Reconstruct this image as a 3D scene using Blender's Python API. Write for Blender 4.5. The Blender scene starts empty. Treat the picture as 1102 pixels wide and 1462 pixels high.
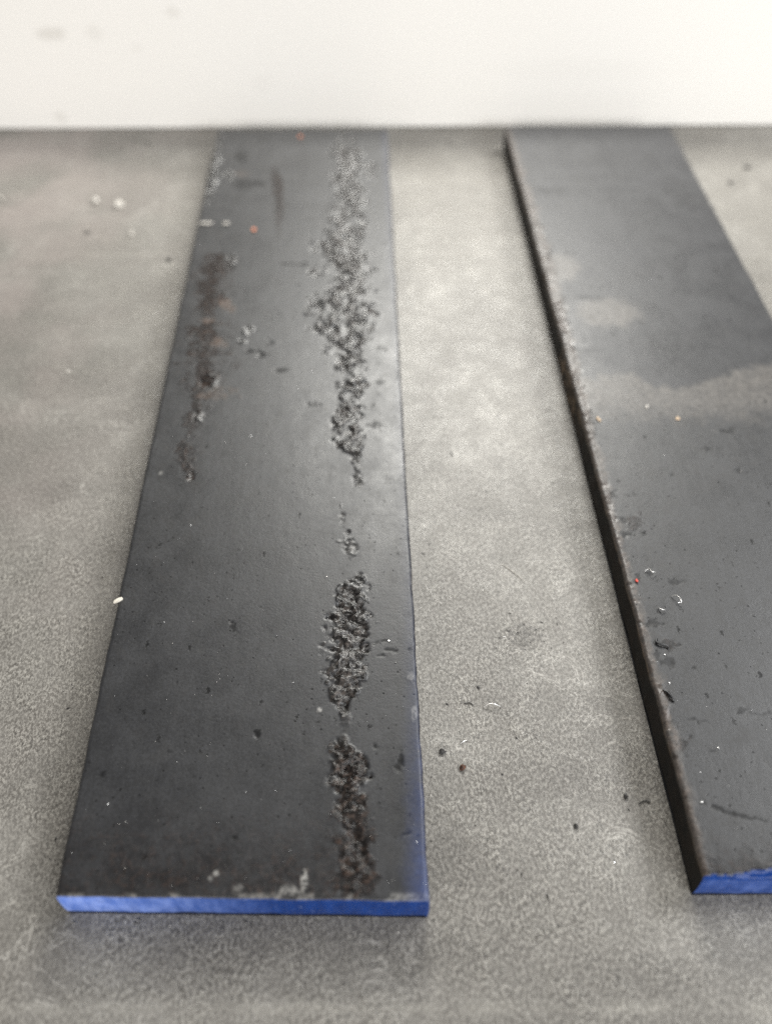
import bpy, math, random
import numpy as np
from mathutils import Vector, Matrix

S = bpy.context.scene
COL = S.collection
rng = random.Random(7)
nrg = np.random.RandomState(11)

# ------------------------------------------------------------------ camera
H = 0.1031                       # lens height above the bench, metres
F, CX, CY = 1250.0, 551.0, 731.0  # focal length / centre in photo pixels
PITCH = math.atan2(CY + 690.0, F)
sp, cp = math.sin(PITCH), math.cos(PITCH)
cam = bpy.data.cameras.new("camera")
cam.sensor_fit = 'VERTICAL'
cam.sensor_height = 36.0
cam.lens = F / 1462.0 * 36.0
cam.clip_start = 0.002
cam.clip_end = 20.0
cam.dof.use_dof = True
cam.dof.focus_distance = 1.10 * H
cam.dof.aperture_fstop = 12.5
cam.dof.aperture_blades = 0
camo = bpy.data.objects.new("camera", cam)
camo.location = (0, 0, H)
camo.rotation_euler = (math.pi / 2 - PITCH, 0, 0)
COL.objects.link(camo)
S.camera = camo

# ------------------------------------------------------------------ light
W = bpy.data.worlds.new("World")
S.world = W
W.use_nodes = True
W.node_tree.nodes["Background"].inputs[0].default_value = (0.99, 0.985, 0.97, 1)
W.node_tree.nodes["Background"].inputs[1].default_value = 0.23


def area(name, loc, target, size, power, color, size_y=None):
    l = bpy.data.lights.new(name, 'AREA')
    l.shape = 'RECTANGLE'
    l.size = size
    l.size_y = size_y or size
    l.energy = power
    l.color = color
    o = bpy.data.objects.new(name, l)
    o.location = loc
    o.rotation_euler = (Vector(target) - Vector(loc)).to_track_quat('-Z', 'Y').to_euler()
    COL.objects.link(o)
    return o


area("bench_lamp_light", (0.030, 0.290, 0.172), (0.0, 0.125, 0), 0.09, 0.80, (1.0, 0.985, 0.93), 0.07)
area("overhead_light", (0.30, 0.20, 0.31), (0.03, 0.17, 0), 0.24, 1.35, (0.985, 0.99, 0.985), 0.12)
area("side_window_light", (0.36, -0.45, 0.30), (0.05, 0.22, 0.01), 0.40, 4.4, (0.965, 0.985, 1.0), 0.25)
area("left_lamp_light", (-0.20, -0.42, 0.26), (-0.08, 0.22, 0.0), 0.20, 1.6, (1.0, 0.955, 0.90))

S.view_settings.view_transform = 'Standard'
S.view_settings.look = 'None'
S.view_settings.exposure = 0.0
S.view_settings.gamma = 1.0
S.render.engine = 'CYCLES'
S.cycles.use_denoising = False
S.cycles.denoiser = 'OPENIMAGEDENOISE'
S.cycles.denoising_input_passes = 'RGB_ALBEDO_NORMAL'
S.cycles.denoising_prefilter = 'NONE'
S.cycles.max_bounces = 6


# ------------------------------------------------------------------ geometry helpers
def at(u, v, z=0.0):
    """the point of the level surface at height z (m) seen at photo pixel u, v"""
    x, y = (u - CX) / F, -(v - CY) / F
    d = np.array([x, cp + y * sp, -sp + y * cp])
    k = (z - H) / d[2]
    return np.array([0, 0, H]) + k * d


def project(P):
    d = P - np.array([0, 0, H])
    depth = d[..., 1] * cp - d[..., 2] * sp
    up = d[..., 1] * sp + d[..., 2] * cp
    return CX + F * d[..., 0] / depth, CY - F * up / depth


def hash2(ix, iy, seed):
    n = (ix.astype(np.int64) * 374761393 + iy.astype(np.int64) * 668265263 + seed * 1442695041) & 0x7fffffff
    n = ((n ^ (n >> 13)) * 1274126177) & 0x7fffffff
    n = (n ^ (n >> 16)) & 0xffff
    return n / 65535.0


def vnoise(x, y, seed=0):
    ix, iy = np.floor(x), np.floor(y)
    fx, fy = x - ix, y - iy
    fx, fy = fx * fx * (3 - 2 * fx), fy * fy * (3 - 2 * fy)
    a, b = hash2(ix, iy, seed), hash2(ix + 1, iy, seed)
    c, d = hash2(ix, iy + 1, seed), hash2(ix + 1, iy + 1, seed)
    return (a + (b - a) * fx) * (1 - fy) + (c + (d - c) * fx) * fy


def fbm(x, y, seed=0, octv=4, gain=0.5):
    s, a, t = 0, 1.0, 0
    for k in range(octv):
        s = s + a * vnoise(x * 2 ** k + 17.3 * k, y * 2 ** k - 9.1 * k, seed + k)
        t += a
        a *= gain
    return s / t


def ss(a, b, x):
    t = np.clip((x - a) / (b - a), 0, 1)
    return t * t * (3 - 2 * t)


def mesh_obj(name, verts, faces, mat, parent=None, smooth=True, attrs=None):
    me = bpy.data.meshes.new(name)
    if isinstance(faces, np.ndarray):
        nv, nf = len(verts), len(faces)
        me.vertices.add(nv)
        me.vertices.foreach_set("co", np.asarray(verts, np.float32).ravel())
        me.loops.add(nf * 4)
        me.polygons.add(nf)
        me.loops.foreach_set("vertex_index", faces.astype(np.int32).ravel())
        me.polygons.foreach_set("loop_start", np.arange(0, nf * 4, 4, dtype=np.int32))
        me.update(calc_edges=True)
    else:
        me.from_pydata([tuple(map(float, p)) for p in verts], [], faces)
        me.update()
    me.polygons.foreach_set("use_smooth", np.full(len(me.polygons), smooth))
    for k, a in (attrs or {}).items():
        at_ = me.attributes.new(k, 'FLOAT', 'POINT')
        at_.data.foreach_set("value", np.asarray(a, np.float32))
    me.materials.append(mat)
    o = bpy.data.objects.new(name, me)
    COL.objects.link(o)
    if parent is not None:
        o.parent = parent
    return o


def tag(o, label, cat, group=None, kind=None):
    if label: o["label"] = label
    if cat: o["category"] = cat
    if group: o["group"] = group
    if kind: o["kind"] = kind
    return o


# ------------------------------------------------------------------ material helpers
class NT:
    def __init__(self, name):
        self.m = bpy.data.materials.new(name)
        self.m.use_nodes = True
        self.t = self.m.node_tree
        self.b = self.t.nodes["Principled BSDF"]
        self.co = self.t.nodes.new("ShaderNodeTexCoord").outputs["Object"]

    def n(self, typ, **kw):
        nd = self.t.nodes.new(typ)
        for k, v in kw.items():
            setattr(nd, k, v)
        return nd

    def put(self, sock, v):
        if isinstance(v, bpy.types.NodeSocket):
            self.t.links.new(v, sock)
        else:
            if sock.type == 'RGBA' and not hasattr(v, '__len__'):
                v = (v, v, v, 1)
            if sock.type == 'RGBA' and len(v) == 3:
                v = (*v, 1)
            sock.default_value = v

    def scaled(self, sx, sy=None, sz=None, rot=0, loc=(0, 0, 0)):
        m = self.n("ShaderNodeMapping")
        m.inputs["Scale"].default_value = (sx, sy or sx, sz or sx)
        m.inputs["Rotation"].default_value = (0, 0, rot)
        m.inputs["Location"].default_value = loc
        self.t.links.new(self.co, m.inputs[0])
        return m.outputs[0]

    def noise(self, vec, scale=1.0, detail=4, rough=0.55, dist=0.0):
        q = self.n("ShaderNodeTexNoise")
        self.t.links.new(vec, q.inputs["Vector"])
        q.inputs["Scale"].default_value = scale
        q.inputs["Detail"].default_value = detail
        q.inputs["Roughness"].default_value = rough
        q.inputs["Distortion"].default_value = dist
        return q.outputs["Fac"]

    def voro(self, vec, scale=1.0, feature='F1'):
        q = self.n("ShaderNodeTexVoronoi", feature=feature)
        self.t.links.new(vec, q.inputs["Vector"])
        q.inputs["Scale"].default_value = scale
        return q.outputs["Distance"]

    def rng(self, v, a, b, c=0.0, d=1.0, smooth=True):
        q = self.n("ShaderNodeMapRange", interpolation_type='SMOOTHSTEP' if smooth else 'LINEAR')
        self.put(q.inputs[0], v)
        for i, x in enumerate((a, b, c, d)):
            q.inputs[i + 1].default_value = x
        return q.outputs[0]

    def math(self, op, a, b=0.0, clamp=False):
        q = self.n("ShaderNodeMath", operation=op, use_clamp=clamp)
        self.put(q.inputs[0], a)
        self.put(q.inputs[1], b)
        return q.outputs[0]

    def mix(self, f, a, b, blend='MIX'):
        q = self.n("ShaderNodeMix", data_type='RGBA', blend_type=blend)
        self.put(q.inputs[0], f)
        self.put(q.inputs[6], a)
        self.put(q.inputs[7], b)
        return q.outputs[2]

    def attr(self, name):
        q = self.n("ShaderNodeAttribute", attribute_name=name)
        return q.outputs["Fac"]

    def sep(self):
        q = self.n("ShaderNodeSeparateXYZ")
        self.t.links.new(self.co, q.inputs[0])
        return q.outputs

    def bump(self, h, strength, dist, prev=None):
        q = self.n("ShaderNodeBump")
        q.inputs["Strength"].default_value = strength
        q.inputs["Distance"].default_value = dist
        self.put(q.inputs["Height"], h)
        if prev is not None:
            self.t.links.new(prev, q.inputs["Normal"])
        return q.outputs[0]

    def out(self, color=None, rough=None, normal=None, metal=None, spec=None, ior=None):
        for k, v in (("Base Color", color), ("Roughness", rough), ("Normal", normal),
                     ("Metallic", metal), ("Specular IOR Level", spec), ("IOR", ior)):
            if v is not None:
                self.put(self.b.inputs[k], v)
        return self.m


STAINS = [(*(float(q) for q in at(u, v)[:2]), a, b, k) for u, v, a, b, k in (
    (745, 908, .0032, .0022, .75), (700, 735, .006, .0018, .45), (640, 1230, .007, .004, .35), (560, 1360, .012, .003, .45),
    (820, 1110, .004, .003, .3), (90, 700, .008, .003, .3), (40, 1130, .005, .005, .25), (300, 1350, .012, .0035, .4), (900, 1390, .01, .003, .25))]


def mat_bench():
    g = NT("bench_grey")
    mm = g.scaled(1000)
    el = g.scaled(1000, 620, 1000, rot=math.radians(-22))
    grain = g.noise(el, 3.0, 5, 0.74, 0.0)
    fine = g.noise(mm, 6.0, 3, 0.65)
    cloud = g.noise(mm, 0.055, 5, 0.6, 0.4)
    cloud2 = g.noise(g.scaled(1000, 1000, 1000, loc=(31, 7, 0)), 0.23, 4, 0.6, 0.8)
    gr = g.rng(grain, 0.43, 0.60)
    dark = g.mix(cloud, (0.060, 0.054, 0.046), (0.120, 0.110, 0.096))
    light = g.mix(cloud2, (0.225, 0.212, 0.190), (0.44, 0.422, 0.380))
    c = g.mix(gr, dark, light)
    c = g.mix(g.rng(fine, 0.52, 0.70, 0.0, 0.6), c, (0.42, 0.405, 0.375))
    c = g.mix(g.rng(fine, 0.32, 0.49, 0.75, 0.0), c, (0.065, 0.058, 0.050))
    # darker worm-like grain
    w = g.rng(g.voro(g.scaled(1000, 560, 1000, rot=math.radians(-30)), 1.9), 0.05, 0.40, 0.95, 0.0)
    c = g.mix(g.math('MULTIPLY', w, g.rng(cloud2, 0.30, 0.62, 0.45, 1.0)), c, (0.042, 0.039, 0.035))
    # broad tone drift
    c = g.mix(g.rng(cloud, 0.35, 0.65, 0.0, 0.30), c, (0.27, 0.26, 0.239))
    c = g.mix(g.rng(cloud2, 0.42, 0.60, 0.30, 0.0), c, (0.17, 0.16, 0.145))
    big = g.noise(g.scaled(1000, 1000, 1000, loc=(12, 44, 0)), 0.028, 4, 0.62, 0.6)
    c = g.mix(g.rng(big, 0.40, 0.56, 0.40, 0.0), c, g.mix(gr, (0.068, 0.062, 0.055), (0.185, 0.174, 0.157)))
    xyz = g.sep()
    for sx, sy, rx, ry, ss_ in STAINS:
        dx = g.math('DIVIDE', g.math('SUBTRACT', xyz[0], sx), rx)
        dy = g.math('DIVIDE', g.math('SUBTRACT', xyz[1], sy), ry)
        d = g.math('ADD', g.math('MULTIPLY', dx, dx), g.math('MULTIPLY', dy, dy))
        d = g.math('ADD', d, g.math('MULTIPLY', g.math('SUBTRACT', g.noise(mm, 0.5, 4, 0.65), 0.5), 2.6))
        c = g.mix(g.rng(d, 0.0, 1.2, ss_, 0.0), c, g.mix(gr, (0.05, 0.046, 0.041), (0.15, 0.14, 0.125)))
    # pinkish stain towards the left
    pk = g.math('MULTIPLY', g.rng(xyz[0], -0.03, -0.10), g.rng(g.noise(mm, 0.035, 3), 0.42, 0.60))
    c = g.mix(g.math('MULTIPLY', pk, 0.45), c, (0.33, 0.28, 0.262))
    # pale hairline veins
    vein = g.noise(g.scaled(1000, 1000, 1000, loc=(5, 3, 0)), 0.10, 5, 0.6, 1.4)
    vm = g.math('ABSOLUTE', g.math('SUBTRACT', vein, 0.5))
    vm = g.math('MULTIPLY', g.rng(vm, 0.0, 0.010, 1.0, 0.0), g.rng(cloud, 0.48, 0.60, 0.0, 0.55))
    c = g.mix(vm, c, (0.50, 0.48, 0.44))
    # worn crease lines running across the bench
    for yy, wd, s in ((0.0215, 0.0010, 0.20), (0.1635, 0.0006, 0.18)):
        wob = g.math('MULTIPLY', g.math('SUBTRACT', g.noise(mm, 0.25, 3), 0.5), 0.0014)
        d = g.math('ABSOLUTE', g.math('SUBTRACT', g.math('ADD', xyz[1], wob), yy))
        lm = g.math('MULTIPLY', g.rng(d, 0.0, wd, s, 0.0), g.rng(g.noise(mm, 0.12, 2), 0.35, 0.6))
        c = g.mix(lm, c, (0.46, 0.44, 0.39))
    # dark dirt specks
    sp_ = g.rng(g.noise(g.scaled(1000, 1000, 1000, loc=(50, 9, 0)), 1.1, 2, 0.5), 0.735, 0.79)
    c = g.mix(g.math('MULTIPLY', sp_, 0.8), c, (0.03, 0.028, 0.026))
    rough = g.math('ADD', g.rng(grain, 0.3, 0.7, 0.46, 0.30), g.rng(cloud2, 0.3, 0.7, 0.06, -0.05))
    b = g.bump(grain, 0.6, 0.00014)
    b = g.bump(fine, 0.35, 0.00006, b)
    b = g.bump(cloud2, 0.25, 0.0006, b)
    return g.out(c, rough, b, ior=1.5)


def mat_wall():
    g = NT("white_paint")
    mm = g.scaled(1000)
    n = g.noise(mm, 0.03, 3)
    c = g.mix(n, (0.82, 0.795, 0.752), (0.85, 0.828, 0.79))
    xyz = g.sep()

    def smudge(x, z, rx, rz, s, c):
        dx = g.math('DIVIDE', g.math('SUBTRACT', xyz[0], x), rx)
        dz = g.math('DIVIDE', g.math('SUBTRACT', xyz[2], z), rz)
        d = g.math('ADD', g.math('MULTIPLY', dx, dx), g.math('MULTIPLY', dz, dz))
        d = g.math('ADD', d, g.math('MULTIPLY', g.math('SUBTRACT', g.noise(mm, 0.9, 2), 0.5), 1.2))
        return g.mix(g.rng(d, 0.1, 1.1, s * .6, 0.0), c, (0.42, 0.39, 0.34))
    for a in SMUDGES:
        c = smudge(*a, c)
    return g.out(c, 0.45, g.bump(g.noise(mm, 0.2, 3), 0.06, 0.0004), spec=0.35)


def mat_steel():
    g = NT("mill_scale_steel")
    mm = g.scaled(1000)
    st = g.scaled(1000, 140, 1000)
    cloud = g.noise(mm, 0.16, 4, 0.6, 0.4)
    streak = g.noise(st, 0.9, 4, 0.6)
    fine = g.noise(mm, 3.2, 4, 0.65)
    lump = g.noise(mm, 1.4, 5, 0.65, 0.5)
    crust, rust, worn, oil = (g.attr(k) for k in ("crust", "rust", "worn", "oil"))
    pit, paint, pale = (g.attr(k) for k in ("pit", "paint", "pale"))
    c = g.mix(g.rng(cloud, 0.3, 0.7), (0.0105, 0.0110, 0.0126), (0.0185, 0.0192, 0.0215))
    c = g.mix(g.rng(streak, 0.40, 0.72, 0.0, 0.45), c, (0.026, 0.0268, 0.0295))
    c = g.mix(g.rng(fine, 0.38, 0.58, 0.75, 0.0), c, (0.0055, 0.0052, 0.0050))
    grime = g.noise(g.scaled(1000, 700, 1000, loc=(9, 2, 0)), 0.55, 5, 0.7, 0.3)
    c = g.mix(g.rng(grime, 0.50, 0.70, 0.0, 0.55), c, (0.0075, 0.0064, 0.0058))
    c = g.mix(g.rng(fine, 0.60, 0.74, 0.0, 0.5), c, (0.050, 0.049, 0.048))
    c = g.mix(g.rng(g.noise(g.scaled(1600, 70, 1000), 1.0, 3, 0.7), 0.60, 0.74, 0.0, 0.35), c, (0.045, 0.046, 0.049))
    c = g.mix(oil, c, g.mix(cloud, (0.010, 0.0103, 0.0128), (0.020, 0.0205, 0.0240)))
    wornc = g.mix(g.rng(lump, 0.35, 0.65), (0.044, 0.040, 0.036), (0.098, 0.089, 0.080))
    c = g.mix(worn, c, wornc)
    crc = g.mix(g.rng(lump, 0.42, 0.68), (0.008, 0.0075, 0.007), (0.085, 0.083, 0.079))
    c = g.mix(crust, c, crc)
    ruc = g.mix(g.rng(lump, 0.45, 0.74), (0.0060, 0.0042, 0.0036), (0.055, 0.030, 0.019))
    c = g.mix(g.math('MULTIPLY', rust, 0.85), c, ruc)
    c = g.mix(g.math('MULTIPLY', worn, rust), c, g.mix(g.rng(lump, 0.35, 0.65), (0.085, 0.058, 0.046), (0.17, 0.125, 0.10)))
    # small dark pits
    v = g.voro(g.scaled(1000, 1000, 1000, loc=(3.3, 1.7, 0)), 0.95)
    pm = g.math('MULTIPLY', g.rng(g.math('ADD', v, g.math('MULTIPLY', g.math('SUBTRACT', fine, 0.5), 0.3)), 0.06, 0.20, 1.0, 0.0), g.rng(g.noise(mm, 0.45, 3), 0.42, 0.53))
    v2 = g.voro(g.scaled(1000, 560, 1000, loc=(8.1, 4.7, 0)), 0.42)
    pm2 = g.math('MULTIPLY', g.rng(g.math('ADD', v2, g.math('MULTIPLY', g.math('SUBTRACT', fine, 0.5), 0.5)), 0.04, 0.15, 1.0, 0.0),
                 g.rng(g.noise(mm, 0.3, 2), 0.42, 0.54))
    pits = g.math('MAXIMUM', g.math('MAXIMUM', pm, pm2), pit)
    c = g.mix(g.math('MULTIPLY', pits, 0.68), c, (0.0022, 0.0021, 0.0019))
    c = g.mix(g.math('MULTIPLY', pale, g.rng(lump, 0.35, 0.6)), c, (0.34, 0.33, 0.31))
    blue = g.mix(g.rng(lump, 0.3, 0.7), (0.010, 0.030, 0.135), (0.024, 0.060, 0.22))
    c = g.mix(paint, c, blue)
    rough = g.math('ADD', g.rng(cloud, 0.3, 0.7, 0.34, 0.42), g.math('MULTIPLY', fine, 0.14))
    rough = g.math('ADD', rough, g.rng(grime, 0.45, 0.70, 0.0, 0.05))
    rough = g.math('SUBTRACT', rough, g.math('MULTIPLY', crust, 0.18))
    side_shade = g.attr("side")
    c = g.mix(side_shade, c, g.mix(g.math('MULTIPLY', rust, 0.8), (0.0085, 0.0078, 0.0068), (0.022, 0.015, 0.010)))  # shade on the side faces painted in as near-black colour
    c = g.mix(g.math('MULTIPLY', side_shade, g.math('MULTIPLY', worn, 0.9)), c, (0.16, 0.115, 0.075))  # tan wear, also painting the highlight along the upper edge
    rough = g.math('ADD', rough, g.math('MULTIPLY', side_shade, 0.25))
    dull = g.math('MAXIMUM', g.math('MULTIPLY', pits, 0.6), g.math('MULTIPLY', rust, 0.72))
    dull = g.math('MAXIMUM', dull, g.math('MULTIPLY', side_shade, 0.75))
    spec_ = g.math('MULTIPLY', 0.5, g.math('SUBTRACT', 1.0, dull))
    b = g.bump(fine, 0.42, 0.00005)
    b = g.bump(grime, 0.16, 0.00010, b)
    b = g.bump(streak, 0.15, 0.00006, b)
    b = g.bump(g.math('SUBTRACT', 1.0, pits), 0.2, 0.00003, b)
    q = g.math('MULTIPLY', g.math('MAXIMUM', crust, rust), lump)
    b = g.bump(q, 0.6, 0.00022, b)
    return g.out(c, rough, b, spec=spec_, ior=1.64)


def mat_blue():
    g = NT("blue_paint")
    mm = g.scaled(1000)
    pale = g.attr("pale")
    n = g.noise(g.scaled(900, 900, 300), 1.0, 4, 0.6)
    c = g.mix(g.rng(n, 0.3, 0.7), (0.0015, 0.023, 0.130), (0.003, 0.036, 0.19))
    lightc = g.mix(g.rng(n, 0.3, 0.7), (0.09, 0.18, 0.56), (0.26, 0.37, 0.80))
    c = g.mix(pale, c, lightc)  # paler blue stands in for light reflected by the left bar's end
    chip = g.rng(g.noise(mm, 1.6, 3), 0.66, 0.72, 0.0, 0.5)
    c = g.mix(chip, c, (0.20, 0.27, 0.50))
    return g.out(c, 0.34, g.bump(g.noise(mm, 1.8, 4), 0.4, 0.00012), spec=0.22)


def mat_flat(name, c1, c2, rough=0.5, metal=0.0, scale=2.5):
    g = NT(name)
    n = g.noise(g.scaled(1000), scale, 3)
    return g.out(g.mix(g.rng(n, 0.3, 0.7), c1, c2), rough, g.bump(n, 0.5, 0.0001), metal)


SMUDGES = []
WALL_Y0 = at(0, 184.5)
WALL_Y1 = at(1102, 179)


def wall_at(u, v):
    """point on the front of the wall seen at photo pixel u, v"""
    x, y = (u - CX) / F, -(v - CY) / F
    d = np.array([x, cp + y * sp, -sp + y * cp])
    yw = (WALL_Y0[1] + WALL_Y1[1]) / 2
    return np.array([0, 0, H]) + d * (yw / d[1])


for u, v, ru, rv, s in ((75, 46, 17, 7, 0.50), (136, 45, 10, 8, 0.22), (247, 16, 8, 6, 0.30), (88, 165, 8, 6, 0.35),
                        (375, 118, 14, 10, 0.07), (560, 150, 22, 8, 0.05), (196, 68, 6, 5, 0.15), (820, 100, 90, 12, 0.06)):
    p = wall_at(u, v)
    k = p[1] / cp / F * 1.0
    SMUDGES.append((float(p[0]), float(p[2]), ru * k, rv * k, s))

M_BENCH, M_WALL, M_STEEL, M_BLUE = mat_bench(), mat_wall(), mat_steel(), mat_blue()
M_WHITE = mat_flat("pale_grit", (0.42, 0.395, 0.355), (0.62, 0.59, 0.54), 0.5)
M_DARK = mat_flat("black_grit", (0.012, 0.011, 0.010), (0.035, 0.032, 0.030), 0.6)
M_RUST = mat_flat("rusty_grit", (0.03, 0.012, 0.008), (0.12, 0.045, 0.02), 0.7)
M_ORANGE = mat_flat("orange_grit", (0.55, 0.16, 0.07), (0.75, 0.33, 0.20), 0.55)
M_RED = mat_flat("red_grit", (0.55, 0.05, 0.04), (0.75, 0.15, 0.10), 0.5)
M_TAN = mat_flat("tan_grit", (0.42, 0.30, 0.19), (0.62, 0.48, 0.34), 0.55)
M_BRIGHT = mat_flat("bright_metal", (0.62, 0.61, 0.59), (0.80, 0.79, 0.77), 0.28, 0.85)
M_WOOD = mat_flat("pale_splinter", (0.50, 0.46, 0.39), (0.72, 0.68, 0.60), 0.6)

# ------------------------------------------------------------------ bench and wall
bench = mesh_obj("bench_top", [(-.45, -.25, 0), (.45, -.25, 0), (.45, .40, 0), (-.45, .40, 0),
                               (-.45, -.25, -.02), (.45, -.25, -.02), (.45, .40, -.02), (-.45, .40, -.02)],
                 [(0, 1, 2, 3), (7, 6, 5, 4), (0, 4, 5, 1), (1, 5, 6, 2), (2, 6, 7, 3), (3, 7, 4, 0)], M_BENCH, smooth=False)
bench["kind"] = "structure"


def build_wall():
    a, b = WALL_Y0[:2], WALL_Y1[:2]
    d = (b - a) / np.linalg.norm(b - a)
    mid = (a + b) / 2
    nrm = np.array([-d[1], d[0]])
    L2, th, hh, r = 0.42, 0.009, 0.0345, 0.0012
    prof = [(0.0, 0.0002)]
    prof += [(0.0, hh - r)] + [(r - r * math.cos(t), hh - r + r * math.sin(t)) for t in np.linspace(.3, math.pi / 2, 4)]
    prof += [(th - r, hh), (th, hh - r), (th, 0.0002)]
    vs, fs = [], []
    n = len(prof)
    for s in (-L2, L2):
        for (o, z) in prof:
            p = mid + d * s + nrm * o
            vs.append((p[0], p[1], z))
    for i in range(n):
        j = (i + 1) % n
        fs.append((i, i + n, j + n, j))
    fs.append(tuple(range(n)))
    fs.append(tuple(range(2 * n - 1, n - 1, -1)))
    return mesh_obj("white_wall", vs, fs, M_WALL, smooth=False)


tag(build_wall(), "plain white smudged wall panel standing behind both dark bars", "wall")

# ------------------------------------------------------------------ steel bars
T = 0.0058
KEYS = ("crust", "rust", "worn", "oil", "pit", "paint", "pale", "side")


def strip(u, v, rows, warp, soft=0.35):
    """mask of a ragged strip given as rows of (v, centre u, half width, strength)"""
    r = np.array(rows, float)
    c = np.interp(v, r[:, 0], r[:, 1])
    hw = np.interp(v, r[:, 0], r[:, 2], left=0, right=0) * .90
    s = np.interp(v, r[:, 0], r[:, 3], left=0, right=0)
    e = 1 - np.abs(u - c) / np.maximum(hw, 0.1) * 1.0 + warp
    return ss(0.0, soft, e) * s * (hw > 0.2)


def blob(u, v, cu, cv, ru, rv, warp, soft=0.5):
    d = np.sqrt(((u - cu) / ru) ** 2 + ((v - cv) / rv) ** 2)
    return ss(0, soft, 1 - d + warp)


def seg(u, v, a, b, w):
    ax, ay, bx, by = *a, *b
    t = np.clip(((u - ax) * (bx - ax) + (v - ay) * (by - ay)) / ((bx - ax) ** 2 + (by - ay) ** 2), 0, 1)
    d = np.hypot(u - ax - t * (bx - ax), v - ay - t * (by - ay))
    return ss(w, w * 0.35, d)


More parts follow.
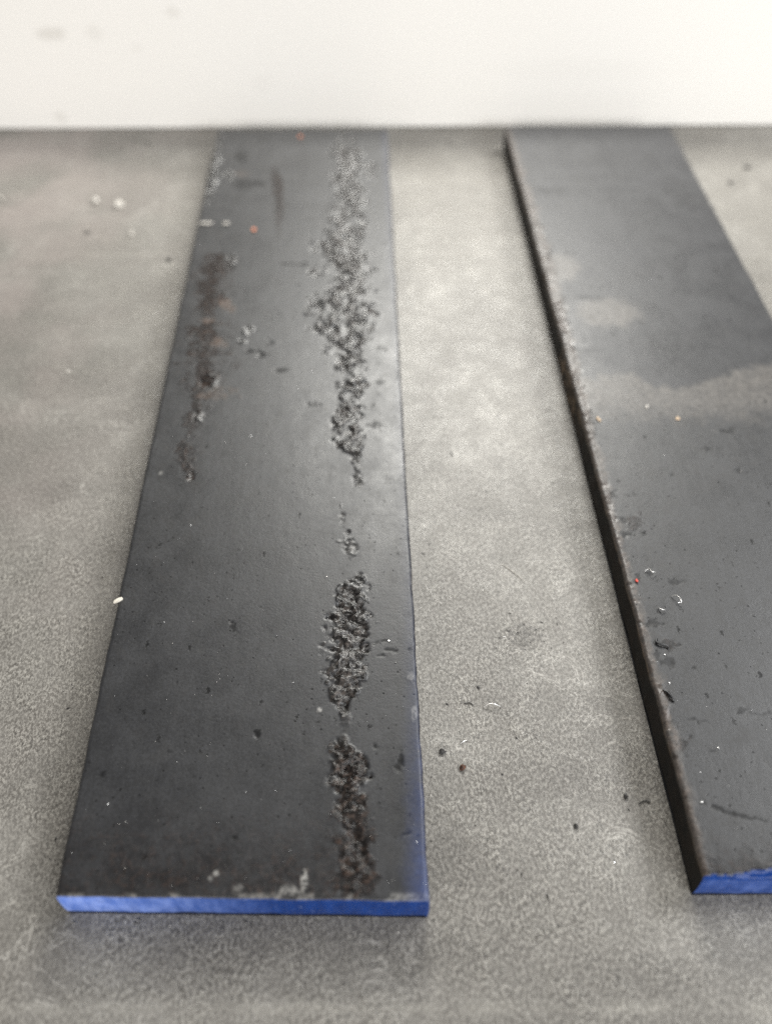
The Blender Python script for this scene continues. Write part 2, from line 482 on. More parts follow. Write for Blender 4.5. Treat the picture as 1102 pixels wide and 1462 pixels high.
def left_masks(u, v, x, y):
    n1 = fbm(x * 700, y * 700, 3, 4) - 0.5
    n2 = fbm(x * 1600, y * 1600, 8, 3) - 0.5
    w = 1.3 * n1 + 1.0 * n2
    R = [(190, 495, 14, .3), (215, 495, 24, .75), (240, 500, 29, .9), (290, 500, 30, .9), (325, 494, 36, .95), (352, 490, 46, 1),
         (385, 502, 32, 1), (415, 500, 34, 1), (440, 484, 52, 1), (475, 490, 42, 1), (500, 498, 32, 1), (530, 503, 24, 1),
         (560, 503, 22, 1), (605, 497, 25, 1), (635, 499, 24, 1), (648, 506, 10, .8), (664, 510, 5, .25), (676, 511, 6, .5), (692, 511, 8, .8), (698, 510, 0, 0), (764, 495, 0, 0),
         (772, 498, 15, .5), (790, 503, 15, .5), (799, 500, 0, 0), (814, 514, 0, 0), (825, 514, 10, .8), (840, 503, 26, 1), (870, 500, 31, 1),
         (920, 498, 34, 1), (960, 495, 31, 1), (1000, 490, 20, 1), (1018, 492, 9, .8), (1028, 494, 6, .2), (1048, 491, 5, .1), (1062, 490, 17, .9),
         (1090, 494, 31, 1), (1122, 500, 31, 1), (1150, 500, 22, .9), (1175, 498, 14, .7), (1205, 508, 20, .8), (1245, 511, 22, .8), (1272, 511, 14, .5)]
    crust = strip(u, v, R, w)
    crust = np.maximum(crust, strip(u, v, [(188, 314, 6, .5), (215, 309, 9, .7), (255, 303, 9, .8), (285, 300, 7, .6), (296, 298, 3, .2)], w))
    gaps = ss(.36, .50, fbm(x * 640 + 5, y * 430, 151, 3))
    crust = crust * (1 - ss(760, 640, v) * (1 - gaps) * .85)
    crust = np.maximum(crust, blob(u, v, 330, 372, 8, 14, w) * .6)
    for a in ((355, 472, 7, 6), (325, 250, 8, 8), (345, 487, 7, 5), (300, 545, 12, 14), (271, 680, 6, 9), (284, 595, 9, 9), (448, 390, 12, 6), (489, 741, 5, 9), (487, 722, 3, 5), (496, 760, 4, 4)):
        crust = np.maximum(crust, blob(u, v, *a, w) * .7)
    RU = [(362, 306, 14, .95), (372, 306, 20, 1), (400, 301, 23, 1), (440, 296, 22, 1), (452, 292, 18, 1), (480, 290, 24, .95), (520, 293, 26, .9), (555, 285, 20, .85),
          (590, 276, 13, .8), (612, 272, 8, .5), (640, 264, 12, .8), (670, 268, 8, .7), (690, 271, 5, .5)]
    RU = [(r_[0], r_[1], r_[2] * 1.12, r_[3]) for r_ in RU]
    rust = np.maximum(strip(u, v, RU, w * 1.7 - .02, .6), strip(u, v, [(r_[0], r_[1] + 4, r_[2] * 1.7, r_[3] * .5) for r_ in RU], w * 1.2, .9))
    rust = np.maximum(rust, strip(u, v, [(238, 391, 4, .4), (255, 396, 10, .8), (280, 398, 9, .75), (305, 400, 8, .6), (330, 398, 5, .3), (345, 397, 4, .2)], w * .4))
    rust = np.maximum(rust, crust * np.interp(v, [900, 960, 1010, 1070, 1180, 1280], [.1, .45, .7, .85, .95, 1]) * (u > 400))
    rust = np.maximum(rust, strip(u, v, [(1130, 505, 30, .3), (1160, 503, 30, .75), (1200, 507, 34, .85), (1250, 510, 38, .9), (1282, 510, 38, .8)], w))
    dirty = ss(1120, 1280, v) * np.clip(.40 + 1.2 * n1, 0, .6) * (u < 480)
    rust = np.maximum(rust, dirty)
    pale = 0 * u
    worn = 0 * u
    for cu, cv, ru, rv, s in ((325, 437, 15, 10, .6), (314, 490, 16, 8, .45), (295, 456, 14, 6, .55), (312, 560, 28, 12, .35), (347, 248, 14, 6, .4)):
        bl_ = blob(u, v, cu, cv, ru, rv, w) * s
        worn = np.maximum(worn, bl_)
        rust = np.maximum(rust, bl_)
    for cu, cv, ru, rv, s in ((434, 1256, 6, 17, 1), (413, 1272, 14, 9, .6), (308, 1247, 5, 5, .9), (301, 1254, 4, 4, .6), (340, 1268, 10, 6, .3),
                              (456, 1014, 5, 4, .7), (586, 967, 5, 6, .35), (592, 1018, 6, 14, .35), (230, 676, 4, 4, .5)):
        pale = np.maximum(pale, blob(u, v, cu, cv, ru, rv, w * .8) * s)
    pale = np.maximum(pale, ss(1273, 1279, v) * np.clip(3.5 * n1 + .12, 0, .38))
    pit = 0 * u
    for cu, cv, ru, rv in ((434, 377, 14, 4), (416, 376, 14, 3), (358, 501, 16, 6), (385, 490, 10, 6), (372, 506, 8, 4), (405, 529, 9, 4), (345, 265, 14, 9), (363, 262, 10, 6),
                           (345, 223, 10, 12), (460, 432, 8, 4), (548, 497, 10, 4), (534, 607, 12, 5), (449, 577, 18, 3), (560, 929, 10, 3), (545, 915, 14, 4),
                           (541, 936, 12, 3), (535, 1063, 4, 9), (578, 1190, 8, 5), (575, 1094, 5, 4), (570, 1090, 6, 14), (335, 1196, 7, 3), (332, 897, 5, 8),
                           (147, 1103, 6, 5), (162, 1159, 3, 4), (243, 1073, 4, 4), (368, 1045, 4, 6), (320, 745, 5, 2), (540, 545, 6, 4), (500, 1270, 30, 4)):
        pit = np.maximum(pit, blob(u, v, cu, cv, ru * .9, rv * .8, 1.8 * n1 + 2.6 * n2 + .05) * .9)
    ex = np.interp(v, [187, 780, 987, 1186, 1287], [553, 586, 598, 611, 613])
    d = ex - u
    wd = np.interp(v, [187, 700, 1000, 1280], [14, 18, 30, 52])
    am = np.interp(v, [187, 500, 800, 1000, 1150, 1285], [.12, .06, .07, .16, .40, .60])
    paint = ss(1.0, 0.0, d / wd + .5 * n1) * am * (0.75 + 1.2 * n1)
    paint = np.maximum(paint, ss(5, 1, d) * am * .3)
    pale = np.maximum(pale, ss(5, 1, d) * np.clip(3 * n1, 0, .25))
    oil = np.clip(ss(700, 950, v) * .3, 0, 1)
    return dict(crust=crust, rust=rust, worn=worn, oil=oil, pit=pit, paint=np.clip(paint, 0, 1), pale=np.clip(pale, 0, 1)), w


def right_masks(u, v, x, y):
    n1 = fbm(x * 700, y * 700, 23, 4) - 0.5
    n2 = fbm(x * 1600, y * 1600, 28, 3) - 0.5
    w = 1.9 * n1 + 1.1 * n2
    top = np.interp(u, [800, 825, 860, 900, 915, 930, 965, 1000, 1030, 1065, 1102, 1180], [540, 543, 536, 531, 541, 550, 554, 549, 537, 525, 519, 512])
    bot = np.interp(u, [830, 900, 1000, 1102], [588, 584, 590, 588])
    vv = v + 14 * n1 + 6 * n2
    band = ss(-5, 6, vv - top) * ss(26, -20, vv - bot + 30 * n1)
    oil = ss(5, -4, vv - top)
    big = fbm(x * 90, y * 90, 61, 4)
    lx = np.interp(v, [183, 350, 543, 637, 775, 900, 1030, 1253], [722, 776, 826, 848, 884, 917, 955, 1007])
    d = u - lx
    edge = ss(11, 4, d + 22 * n1 + 10 * n2) * .8 * np.interp(v, [183, 280, 400, 560, 800, 1000, 1255], [.3, .5, .9, .75, .6, .45, .3])
    worn = np.maximum(band * (.85 + .6 * n1), edge)
    rim = ss(9, 3, d + 10 * n1) * (.75 + .9 * n2)  # edge highlight painted in as lighter tan, over real edge wear
    worn = np.maximum(worn, rim)
    for cu, cv, ru, rv, s in ((868, 447, 54, 26, .85), (802, 382, 32, 24, .75), (985, 545, 30, 8, .0)):
        worn = np.maximum(worn, blob(u, v, cu, cv, ru, rv, w * .28, .45) * s)
    for cu, cv, ru, rv, s in ((790, 270, 40, 9, .5), (880, 275, 40, 8, .35), (840, 425, 50, 5, .8), (945, 520, 70, 34, .6), (855, 505, 40, 14, .3), (1000, 460, 60, 40, .2)):
        oil = np.maximum(oil, 0)
    crust = edge * ss(-.1, .25, n1 + n2) * .8
    pit, pale, rust = 0 * u, 0 * u, 0 * u
    for cu, cv, ru, rv in ((905, 706, 12, 4), (875, 705, 8, 5), (888, 745, 12, 8), (900, 763, 14, 6), (917, 762, 10, 4), (912, 822, 5, 10), (930, 820, 10, 5),
                           (960, 830, 20, 5), (925, 890, 22, 6), (955, 922, 16, 6), (938, 935, 10, 8), (955, 947, 12, 9), (952, 993, 8, 6), (957, 1000, 6, 8),
                           (978, 1054, 14, 12), (968, 1075, 10, 9), (1000, 1030, 10, 4), (1022, 1046, 8, 4), (990, 1027, 8, 5), (1058, 1014, 9, 5), (1000, 1148, 11, 6),
                           (1014, 1073, 7, 4), (960, 677, 5, 5), (884, 688, 5, 3), (1040, 615, 22, 4), (1010, 640, 14, 3), (895, 850, 6, 20), (845, 640, 6, 6), (990, 954, 5, 4), (1055, 670, 5, 3)):
        pit = np.maximum(pit, blob(u, v, cu, cv, ru * .9, rv * .8, 1.8 * n1 + 2.6 * n2 - .02) * .65)
    pit = np.maximum(pit, seg(u + 10 * n1, v + 14 * n1, (1015, 1150), (1048, 1163), 4) * .8)
    pit = np.maximum(pit, seg(u + 10 * n1, v + 14 * n1, (1045, 1162), (1092, 1172), 3) * .7)
    pit = np.maximum(pit, seg(u, v + 10 * n1, (1070, 1018), (1110, 1019), 2.5) * .5)
    for cu, cv, ru, rv, s in ((790, 272, 46, 9, .5), (885, 272, 50, 7, .35), (835, 424, 46, 4, .7), (840, 500, 24, 6, .5), (950, 500, 70, 46, .30), (1020, 480, 30, 4, .35)):
        pit = np.maximum(pit, blob(u, v, cu, cv, ru, rv, w * .5, .8) * s * .6)
    for cu, cv, ru, rv in ((956, 922, 10, 12), (905, 745, 14, 16), (953, 990, 8, 8), (975, 1060, 16, 16)):
        rust = np.maximum(rust, blob(u, v, cu, cv, ru, rv, w) * .5)
    rust = np.maximum(rust, np.maximum(edge * .2, rim * .3))
    rust = np.maximum(rust, ss(1180, 1250, v) * np.clip(.35 + 2 * n1, 0, .5))
    yb = np.interp(u, [1000, 1007, 1040, 1065, 1102, 1250], [1256, 1252, 1249.5, 1246, 1240, 1228])
    paint = ss(-2.0, 1.5, v - yb + 7 * n1 + 4 * n2)
    oil = np.clip(oil * (.7 + 1.0 * (big - .5)), 0, 1)
    return dict(crust=np.clip(crust, 0, 1), rust=rust, worn=np.clip(worn, 0, 1), oil=oil, pit=pit, paint=paint, pale=pale), w


def build_bar(corners, masks, label, step, chamfer=0.0, left=True, tilt=0.0):
    """corners: front-left, front-right, back-right, back-left of the top face (x, y)"""
    fl, fr, br, bl = (np.array(c[:2], float) for c in corners)
    org = (fl + fr) / 2
    root = bpy.data.objects.new("steel_bar", None)
    root.empty_display_size = 0.01
    root.location = (org[0], org[1], 0)
    COL.objects.link(root)
    tag(root, label, "steel bar", "flat steel bars lying on the grey bench")
    nx = int(np.linalg.norm(fr - fl) / step)
    ny = int(np.linalg.norm(bl - fl) / step)
    a = np.linspace(0, 1, nx + 1)
    b = np.linspace(0, 1, ny + 1)
    A, B = np.meshgrid(a, b, indexing='xy')         # rows run along the bar
    P = ((1 - A) * (1 - B))[..., None] * fl + (A * (1 - B))[..., None] * fr + (A * B)[..., None] * br + ((1 - A) * B)[..., None] * bl
    X, Y = P[..., 0], P[..., 1]
    u, v = project(np.stack([X, Y, np.full_like(X, T)], -1))
    mk, w = masks(u, v, X, Y)
    mk["side"] = np.zeros_like(X)
    Wd, Ln = np.linalg.norm(fr - fl), np.linalg.norm(bl - fl)
    dl, dr, df, db = A * Wd, (1 - A) * Wd, B * Ln, (1 - B) * Ln
    h = (fbm(X * 160, Y * 90, 71, 3) - .5) * 0.00004 + (fbm(X * 900, Y * 900, 75, 3) - .5) * 0.000012
    rough = fbm(X * 1150, Y * 1150, 41, 5, .55)
    ridg = 1 - np.abs(2 * fbm(X * 850, Y * 850, 47, 3) - 1)
    cm = np.clip(mk["crust"], 0, 1)
    wx, wy = (fbm(X * 900, Y * 900, 131, 2) - .5) * .0005, (fbm(X * 900, Y * 900, 133, 2) - .5) * .0004
    fl1 = fbm((X + wx) * 620, (Y + wy) * 900, 137, 3, .55) * 7
    terr = (np.floor(fl1) + ss(.55, 1.0, fl1 - np.floor(fl1))) / 7
    far = ss(760, 640, v)
    lumps = ss(.40, .62, fbm((X + wx) * 820, (Y + wy) * 700, 139, 3, .5))
    flaky = (terr - .52) * 0.00130 + (rough - .46) * 0.00060
    lumpy = (lumps - .45) * 0.00050 + (rough - .46) * 0.00055
    h = h + cm * (flaky * (1 - far) + lumpy * far)
    if left:
        mk["rust"] = np.clip(np.maximum(mk["rust"], cm * ss(.62, .40, terr) * .55 * (u > 420)), 0, 1)
    h = h + mk["rust"] * (rough - .5) * 0.00018 - mk["rust"] * 0.00005
    h = h - mk["pit"] * (0.00003 + (.5 - rough) * 0.00022) + mk["worn"] * (rough - .45) * 0.00005 + mk["pale"] * 0.00005
    # eased edges, a little chipped
    wob = fbm(X * 500, Y * 500, 83, 4)
    for d, r0 in ((dl, .00045), (dr, .00040), (db, .00035), (df, .00022)):
        r = r0 * (.75 + .5 * wob)
        t = np.clip(1 - d / r, 0, 1)
        h = h - r * (1 - np.sqrt(1 - np.minimum(t, .98) ** 2)) * .9
    if chamfer:
        h = h - mk["paint"] * np.clip(1 - df / .0022, 0, 1) * chamfer
    # plan outline slightly uneven
    ji = (fbm(Y * 260, Y * 0 + 3, 91, 4) - .5) * .00028
    X = X + ji * np.exp(-dl / .0006) + ji * np.exp(-dr / .0006)
    jf = (fbm(X * 300, X * 0 + 9, 95, 4) - .5) * .00020
    Y = Y + jf * np.exp(-df / .0006) + jf * np.exp(-db / .0006)
    Z = T + h
    V = np.stack([X - org[0], Y - org[1], Z], -1).reshape(-1, 3)
    idx = np.arange((nx + 1) * (ny + 1)).reshape(ny + 1, nx + 1)
    top = np.stack([idx[:-1, :-1], idx[:-1, 1:], idx[1:, 1:], idx[1:, :-1]], -1).reshape(-1, 4)
    at_ = {k: mk[k].reshape(-1).astype(np.float32) * np.ones(len(V), np.float32) for k in KEYS}
    # skirt: boundary loop carried down to the bench in rows
    ring = np.concatenate([idx[0, :-1], idx[:-1, -1], idx[-1, :0:-1], idx[:0:-1, 0]])
    side = np.concatenate([np.zeros(nx), np.ones(ny), np.full(nx, 2), np.full(ny, 3)]).astype(int)
    nR, rows = len(ring), 8
    zt = V[ring, 2]
    cen = V[ring, :2]
    outn = np.array([[0, -1], [1, 0], [0, 1], [-1, 0]], float)[side]
    allV, allA = [V], {k: [at_[k]] for k in KEYS}
    prev = ring
    skirt, skside = [], []
    base = len(V)
    s_along = np.arange(nR) * step
    for r in range(1, rows + 1):
        t = (0, .035, .12, .26, .42, .58, .74, .88, 1)[r]
        z = zt * (1 - t) + 0.00003 * t
        bul = .00010 * math.sin(math.pi * t) - .00025 * max(0, t - .85) / .15
        nz = (fbm(s_along * 600, np.full(nR, r * .9), 101, 3) - .5) * .00012
        xy = cen + outn * (bul + nz)[:, None]
        allV.append(np.column_stack([xy, z]))
        uu, vv_ = project(np.column_stack([xy[:, 0] + org[0], xy[:, 1] + org[1], z]))
        ex = {k: np.zeros(nR) for k in KEYS}
        nn = fbm(s_along * 900, z * 900, 111, 3) - .5
        ex["side"] = np.full(nR, 1.0 if r > 1 else .35)  # mask of the shade painted on the side faces
        if r == 1:
            ex["worn"] = np.clip(.6 + 2 * nn, 0, 1)  # worn top edge, its highlight painted in as well
        if not left:
            m = (side == 3) * ss(495, 540, vv_ + 60 * nn) * ss(640, 590, vv_ + 60 * nn)
            ex["rust"] = m * np.clip(.5 + 2 * nn, 0, 1)
            ex["worn"] = np.maximum(ex["worn"], m * np.clip(.25 + 3.2 * nn, 0, 1))
        ex["rust"] = np.maximum(ex["rust"], np.clip(.25 + 1.5 * nn, 0, .5))
        if left:   # reflected light painted on the end as paler blue towards its left corner
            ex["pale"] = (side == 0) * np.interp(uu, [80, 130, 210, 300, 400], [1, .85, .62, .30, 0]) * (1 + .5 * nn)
        else:
            ex["pale"] = (side == 0) * np.clip(.16 + nn * .4, 0, 1)
        for k in KEYS:
            allA[k].append(ex[k])
        cur = base + (r - 1) * nR + np.arange(nR)
        skirt.append(np.stack([np.roll(prev, -1), prev, cur, np.roll(cur, -1)], -1))
        skside.append(side)
        prev = cur
    V = np.concatenate(allV)
    attrs = {k: np.concatenate(allA[k]) for k in KEYS}
    skirt, skside = np.concatenate(skirt), np.concatenate(skside)

    def part(name, fc, mat, lab=None):
        used, inv = np.unique(fc, return_inverse=True)
        o = mesh_obj(name, V[used], inv.reshape(fc.shape), mat, root, True, {k: attrs[k][used] for k in KEYS})
        if lab: o["label"] = lab
        return o

    cen_u = u.reshape(-1)[top].mean(1)
    cen_v = v.reshape(-1)[top].mean(1)
    isp = np.zeros(len(top), bool)
    if not left:
        isp = (attrs["paint"][top].mean(1) > .5)
    regs = []
    if left:
        cr = np.maximum(attrs["crust"], attrs["rust"] * (attrs["rust"] > .55))[top].mean(1) > .5
        regs = [(cr & (cen_u > 420) & (cen_v < 700), "lumpy grey scale along the far right side"),
                (cr & (cen_u > 420) & (cen_v >= 815) & (cen_v < 1030), "flaky grey scale patch halfway along the bar"),
                (cr & (cen_u > 420) & (cen_v >= 1040), "rusty brown scale patch near the blue end"),
                (cr & (cen_u < 345) & (cen_v > 350) & (cen_v < 700), "dark brown rust strip along the far left side")]
    done = isp.copy()
    for m, lab in regs:
        part("corroded_patch", top[m & ~done], M_STEEL, lab)
        done |= m
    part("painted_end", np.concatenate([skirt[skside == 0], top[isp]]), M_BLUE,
         "blue painted end face, reflected light painted in at its left corner" if left else "blue painted end with a ragged bright rim")
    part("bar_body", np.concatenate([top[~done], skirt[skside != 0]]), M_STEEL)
    # underside
    mesh_obj("underside", [(*(c - org), 0.00003) for c in (bl, br, fr, fl)], [(0, 1, 2, 3)], M_STEEL, root, False)
    return root


LC = [at(78.5, 1279, T), at(612.7, 1286, T), at(553, 184.5, T), at(311, 184.5, T)]
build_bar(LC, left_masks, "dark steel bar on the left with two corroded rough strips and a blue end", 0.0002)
fl_, bl_ = at(1006.6, 1253, T), at(721, 181, T)
br_ = at(956, 180, T)
fb0, fb1 = at(982.5, 1280, 0), at(1102, 1279, 0)
fd = (fb1 - fb0)[:2] / np.linalg.norm((fb1 - fb0)[:2])
fr_ = fl_[:2] + fd * np.linalg.norm((br_ - bl_)[:2])
build_bar([fl_, fr_, br_, bl_], right_masks, "smoother dark steel bar on the right, running out of the photo edge", 0.0002, chamfer=0.0006, left=False)


# ------------------------------------------------------------------ loose grit, chips and curls
def ico(sub=2):
    import bmesh
    bm = bmesh.new()
    bmesh.ops.create_icosphere(bm, subdivisions=sub, radius=1.0)
    vs = np.array([v.co[:] for v in bm.verts])
    fs = [tuple(v.index for v in f.verts) for f in bm.faces]
    bm.free()
    return vs, fs


ICO = ico(2)


def crumb(name, u, v, z, size, mat, label, cat, flat=.7, aspect=1.0, rot=0.0, group=None, seed=None):
    r = np.random.RandomState(seed if seed is not None else int(u * 7 + v))
    vs = ICO[0].copy()
    for k in range(6):
        d = r.randn(3)
        d /= np.linalg.norm(d)
        lim = .45 + .4 * r.rand()
        s = vs @ d
        vs = vs - np.maximum(s - lim, 0)[:, None] * d
    vs = vs * (1 + .14 * r.randn(len(vs), 1))
    vs = vs * np.array([aspect, 1, flat]) * size / 2
    c, s = math.cos(rot), math.sin(rot)
    vs = vs @ np.array([[c, s, 0], [-s, c, 0], [0, 0, 1]])
    vs[:, 2] -= vs[:, 2].min()
    p = at(u, v, z + size * flat * .4)
    o = mesh_obj(name, vs, ICO[1], mat, smooth=False)
    o.location = (p[0], p[1], z - size * .04)
    return tag(o, label, cat, group)


def ribbon(name, pts, width, mat, label, cat, group=None, thick=.00004):
    """a thin bent strip; pts = list of (u, v, height above surface z)"""
    pts = [np.array(at(u, v, z)) for u, v, z in pts]
    ctl = []
    for i in range(len(pts) - 1):
        p0, p1, p2, p3 = pts[max(i - 1, 0)], pts[i], pts[i + 1], pts[min(i + 2, len(pts) - 1)]
        for t in np.linspace(0, 1, 6, endpoint=False):
            ctl.append(.5 * (2 * p1 + (p2 - p0) * t + (2 * p0 - 5 * p1 + 4 * p2 - p3) * t * t + (3 * p1 - p0 - 3 * p2 + p3) * t ** 3))
    ctl.append(pts[-1])
    org = ctl[0].copy()
    vs, fs = [], []
    n = len(ctl)
    for i, p in enumerate(ctl):
        tn = ctl[min(i + 1, n - 1)] - ctl[max(i - 1, 0)]
        tn /= max(np.linalg.norm(tn), 1e-9)
        sd = np.cross(tn, (0, 0, 1))
        sd /= max(np.linalg.norm(sd), 1e-9)
        up = np.cross(sd, tn)
        wv = width * (1 - .7 * abs(2 * i / (n - 1) - 1) ** 3) / 2
        tw = sd * math.cos(.6 + i * .12) + up * math.sin(.6 + i * .12)
        nn = np.cross(tn, tw) * thick
        vs += [p - org + tw * wv + nn, p - org - tw * wv + nn, p - org - tw * wv - nn, p - org + tw * wv - nn]
    for i in range(n - 1):
        for k in range(4):
            fs.append((4 * i + k, 4 * i + (k + 1) % 4, 4 * i + 4 + (k + 1) % 4, 4 * i + 4 + k))
    fs += [(3, 2, 1, 0), tuple(4 * (n - 1) + k for k in range(4))]
    o = mesh_obj(name, vs, fs, mat, smooth=True)
    o.location = org
    return tag(o, label, cat, group)


def chip(name, u, v, z, lx, ly, th, mat, label, cat, rot=0., tilt=0., group=None, seed=1):
    """thin irregular flake with bevelled rim"""
    r = np.random.RandomState(seed)
    n = 10
    ang = np.sort(np.linspace(0, 2 * math.pi, n, endpoint=False) + r.uniform(-.2, .2, n))
    rad = r.uniform(.75, 1.1, n)
    ox, oy = np.cos(ang) * rad, np.sin(ang) * rad
    pw = lambda q: np.sign(q) * np.abs(q) ** .6
    ox, oy = pw(ox), pw(oy)
    vs, fs = [], []
    for zz, k in ((0, .92), (.35, 1.0), (.8, .97), (1, .8)):
        for i in range(n):
            vs.append((ox[i] * lx / 2 * k, oy[i] * ly / 2 * k, th * (zz + (.25 * r.rand() if zz == 1 else 0))))
    for q in range(3):
        for i in range(n):
            j = (i + 1) % n
            fs.append((q * n + i, q * n + j, q * n + n + j, q * n + n + i))
    fs += [tuple(range(n - 1, -1, -1)), tuple(range(3 * n, 4 * n))]
    o = mesh_obj(name, vs, fs, mat, smooth=False)
    p = at(u, v, z + th * .5)
    o.rotation_euler = (tilt, 0, rot)
    o.location = (p[0], p[1], z + abs(math.sin(tilt)) * ly * .5)
    return tag(o, label, cat, group)


mmx = .001
GB = "pale grit grains on the far left of the bench"
crumb("grit_grain", 136, 286, 0, 2.0 * mmx, M_WHITE, "upright oval pale grain, left one of the close pair near the wall", "grit", .75, .8, .3, GB)
crumb("grit_grain", 171, 291, 0, 2.25 * mmx, M_WHITE, "largest pale grain, with dark shade under it, right one of the close pair", "grit", .7, 1.0, .9, GB)
crumb("grit_grain", 188, 333, 0, 1.5 * mmx, M_WHITE, "small slanted pale grain just below the close pair of grains", "grit", .5, .6, .5, GB)
crumb("grit_grain", 2, 283, 0, 1.3 * mmx, M_WHITE, "pale grain cut by the left edge of the photo", "grit", .6, 1., .2, GB)
crumb("grit_grain", 98, 530, 0, .7 * mmx, M_WHITE, "tiny pale grain alone on the left of the bench, well below the pair", "grit", .6, 1.5, .2, GB)
GD = "dark crumbs on the bench"
for u, v, s, lab in ((241, 371, 1.0, "small dark crumb close to the left bar's far left edge"),
                     (125, 331, .9, "small dark crumb left of and below the pale grain pair"),
                     (212, 205, .9, "dark fleck on the bench close to the white wall, left of both bars"),
                     (1066, 238, 1.1, "upper dark crumb at far right beside the right bar"),
                     (1042, 260, 1.2, "lower dark crumb at far right beside the right bar"),
                     (631, 1073, .75, "black crumb beside the left bar, upper one of two near its blue end"),
                     (822, 1180, .6, "dark crumb midway between the blue ends of the two bars"),
                     (893, 1137, .6, "black crumb beside a bright speck near the right bar's blue end"),
                     (683, 981, .45, "tiny dark crumb above the curled fibres between the bars"),
                     (709, 217, 1.0, "dark fleck at the far left corner of the right bar"),
                     (645, 648, .5, "tiny dark fleck in the brightest bench area between the bars")):
    crumb("dark_crumb", u, v, 0, s * mmx, M_DARK, lab, "crumb", .6, 1.2, u * .1, GD)
crumb("rusty_crumb", 660, 1096, 0, .85 * mmx, M_RUST, "rusty brown crumb beside the left bar, lower one of two near its blue end", "crumb", .7, 1.1, .4)
crumb("orange_crumb", 363, 328, T, 1.0 * mmx, M_ORANGE, "orange crumb on the left bar, nearer one beside the bright slivers", "crumb", .7, .9, .2, "orange crumbs on the left bar")
crumb("orange_crumb", 429, 195, T, .95 * mmx, M_ORANGE, "orange crumb on the far end of the left bar by the wall", "crumb", .7, 1.1, .7, "orange crumbs on the left bar")
crumb("red_crumb", 908, 829, T, .62 * mmx, M_RED, "bright red crumb on the right bar's worn left edge", "crumb", .7, .8, .5)
crumb("tan_crumb", 967, 597, T, .75 * mmx, M_TAN, "round tan crumb on the right bar below its pale band", "crumb", .6, 1.2, .4)
chip("tan_chip", 854, 599, T, .45 * mmx, 1.1 * mmx, .2 * mmx, M_TAN, "narrow tan chip near the right bar's left edge below the pale band", "chip", .5, .1, None, 4)
chip("pale_chip", 923, 581, T, .4 * mmx, .9 * mmx, .2 * mmx, M_WHITE, "small whitish chip at the lower edge of the right bar's pale band", "chip", -.4, .15, None, 5)
chip("pale_splinter", 169, 857, T, 1.4 * mmx, .5 * mmx, .3 * mmx, M_WOOD, "short pale splinter poking over the left bar's left edge", "splinter", .62, 0, None, 6)
GS = "bright metal slivers across the left bar"
chip("metal_sliver", 295, 319, T, 2.9 * mmx, .5 * mmx, .35 * mmx, M_WHITE, "longer bright sliver at the left bar's left edge", "sliver", 0, .5, GS, 7)
chip("metal_sliver", 323, 319, T, 1.6 * mmx, .42 * mmx, .32 * mmx, M_WHITE, "shorter bright sliver just right of the longer one on the left bar", "sliver", .02, .5, GS, 8)
GC = "curled metal shavings"
zt = T + .0001
ribbon("metal_curl", [(919, 816, zt), (926, 812, zt + .0003), (930, 816, zt + .0005), (937, 817, zt + .0002)], .00016, M_BRIGHT, "tangled bright shaving right of the red crumb", "shaving", GC)
ribbon("metal_curl", [(958, 851, zt), (964, 850, zt + .0004), (970, 854, zt + .0006), (972, 859, zt + .0003), (967, 861, zt + .0002)], .00015, M_BRIGHT, "looped bright shaving on the right bar below the tangled one", "shaving", GC)
ribbon("metal_curl", [(939, 867, zt), (944, 870, zt + .0003), (950, 871, zt + .0001)], .0002, M_BRIGHT, "short forked-looking shaving left of and below the looped one", "shaving", GC)
ribbon("metal_curl", [(938, 911, zt), (936, 916, zt + .0001), (942, 919, zt + .0002), (952, 922, zt + .0001), (954, 926, zt)], .00028, M_STEEL, "dark wavy shaving on the right bar's left edge below the red crumb", "shaving", GC, .00010)
ribbon("metal_curl", [(946, 985, zt), (952, 988, zt + .0001), (958, 995, zt + .0002), (962, 1001, zt)], .00028, M_STEEL, "dark bent shaving nearer the blue end on the right bar's left edge", "shaving", GC, .00010)
GF = "thin fibres on the bench between the bars"
z0 = .0001
ribbon("thin_fibre", [(662, 1005, z0), (669, 1003, z0), (676, 1007, z0)], .00014, M_DARK, "short dark fibre beside the left bar, left one of two arcs", "fibre", GF)
ribbon("thin_fibre", [(690, 1010, z0), (697, 1005, z0 + .0004), (705, 1005, z0 + .0005), (715, 1009, z0)], .00018, M_BRIGHT, "longer arched pale fibre, right one of two arcs between the bars", "fibre", GF)
ribbon("thin_fibre", [(656, 1062, z0), (661, 1059, z0 + .0001), (667, 1057, z0)], .00024, M_BRIGHT, "bright straight sliver just above the rusty crumb on the bench", "fibre", GF)
ribbon("thin_fibre", [(716, 805, z0), (724, 810, z0), (747, 828, z0)], .00010, M_WHITE, "straight hair-thin pale fibre in the bright middle of the bench", "fibre", GF)
ribbon("thin_fibre", [(911, 1148, z0), (920, 1143, z0), (928, 1146, z0)], .00018, M_DARK, "dark arched fibre close to the right bar's dark side", "fibre", GF)
GK = "bright specks"
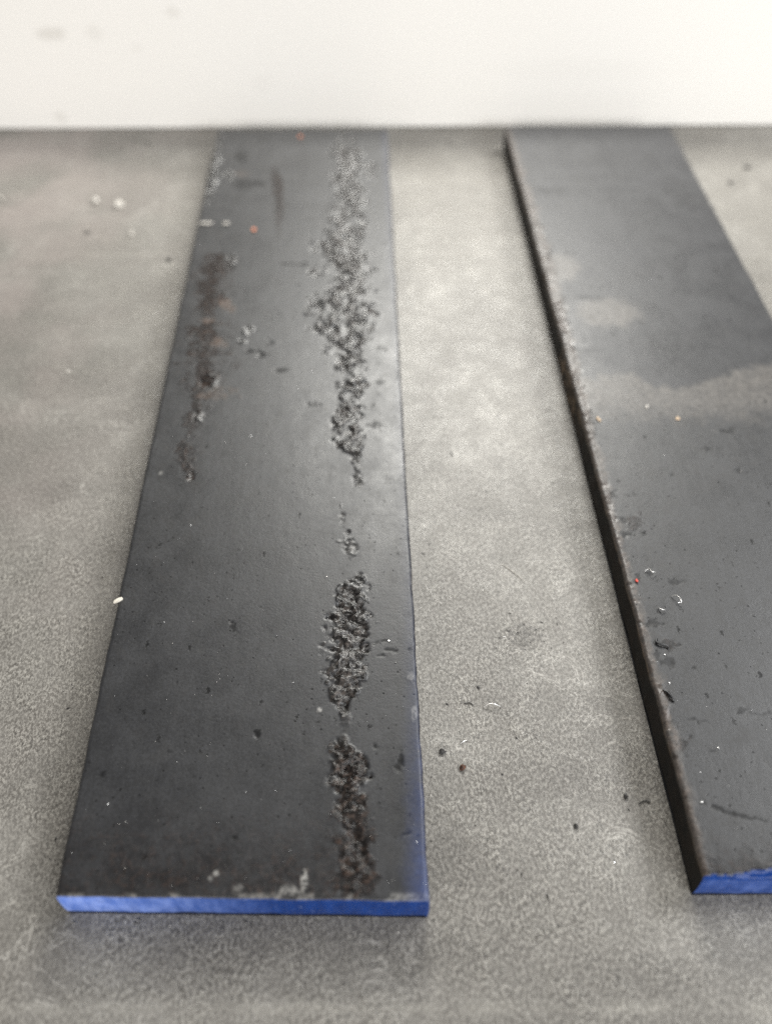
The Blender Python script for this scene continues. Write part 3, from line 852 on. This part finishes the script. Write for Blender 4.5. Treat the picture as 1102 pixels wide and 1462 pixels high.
for u, v, z, s, lab in ((955, 975, T, .33, "bright speck in a dark pit below the right bar's dark wavy shaving"),
                        (1025, 1068, T, .34, "bright speck standing alone low on the right bar's clean surface"),
                        (1001, 1145, T, .4, "bright speck at the start of the right bar's dark crack"),
                        (949, 935, T, .3, "bright speck next to the dark wavy shaving on the right bar"),
                        (893, 1133, 0, .4, "bright speck on the bench beside the black crumb near the right bar"),
                        (877, 1231, 0, .4, "bright speck on the bench left of the right bar's blue end"),
                        (719, 909, 0, .35, "bright speck in the scuffed patch between the bars"),
                        (555, 915, T, .4, "bright speck right of the flaky patch on the left bar"),
                        (565, 946, T, .3, "small bright speck lower right of the flaky patch on the left bar")):
    crumb("bright_speck", u, v, z, s * .75 * mmx, M_BRIGHT, lab, "speck", .6, 1.2, u, GK)


def filings(label, n, where, zs, mats, smin, smax, seed):
    r = np.random.RandomState(seed)
    vs, fs = [], []
    k = 0
    while k < n:
        u, v = where(r)
        p = at(u, v, zs)
        s = smin + (smax - smin) * r.rand() ** 3
        a = r.uniform(0, math.pi)
        c_, s_ = math.cos(a), math.sin(a)
        e1 = np.array([c_, s_, 0]) * s * r.uniform(.6, 1.5)
        e2 = np.array([-s_, c_, 0]) * s * r.uniform(.35, .7)
        b0 = len(vs)
        up = np.array([0, 0, s * .5])
        p = np.array([p[0], p[1], zs])
        vs += [p - e1, p + e2, p + e1, p - e2, p + up * r.uniform(.6, 1.2) + e1 * r.uniform(-.3, .3)]
        fs += [(b0, b0 + 1, b0 + 4), (b0 + 1, b0 + 2, b0 + 4), (b0 + 2, b0 + 3, b0 + 4), (b0 + 3, b0, b0 + 4), (b0 + 3, b0 + 2, b0 + 1, b0)]
        k += 1
    o = mesh_obj("metal_filings", vs, fs, mats, smooth=False)
    return tag(o, label, "filings", None, "stuff")


def on_left(r):
    v = 300 + 970 * r.rand() ** .8
    t = (v - 187) / 1093
    return (311 - 231 * t + r.rand() * (242 + 290 * t)), v


def on_right(r):
    while True:
        v = 350 + 900 * r.rand() ** .8
        lx = np.interp(v, [183, 350, 543, 637, 775, 900, 1030, 1253], [722, 776, 826, 848, 884, 917, 955, 1007])
        u = lx + r.rand() ** 1.5 * 330
        if u < 1140: return u, v


def on_bench(r):
    while True:
        v = 560 + 860 * r.rand()
        u = r.rand() * 1102
        q = r.rand()
        if q < .18: u, v = 745 + 30 * r.randn(), 908 + 14 * r.randn()
        elif q < .30: u, v = 604 + 8 * abs(r.randn()) + .02 * (v - 900), v
        elif q < .36: u, v = 80 + 530 * r.rand(), 1312 + 8 * abs(r.randn())
        t = (v - 187) / 1093
        if u < 300 - 231 * t or v > 1306 or (u > 560 + 60 * t and u < np.interp(v, [183, 1280], [700, 965])):
            return u, v


filings("fine bright filings sprinkled over the left bar", 240, on_left, T + .00002, M_BRIGHT, .00003, .00012, 3)
filings("fine bright filings sprinkled over the right bar", 60, on_right, T + .00002, M_BRIGHT, .00003, .00011, 4)
filings("fine pale filings scattered over the bench", 240, on_bench, 0.0, M_WHITE, .00005, .00018, 5)
filings("fine dark dirt grains scattered over the bench", 300, on_bench, 0.0, M_DARK, .00006, .00028, 6)
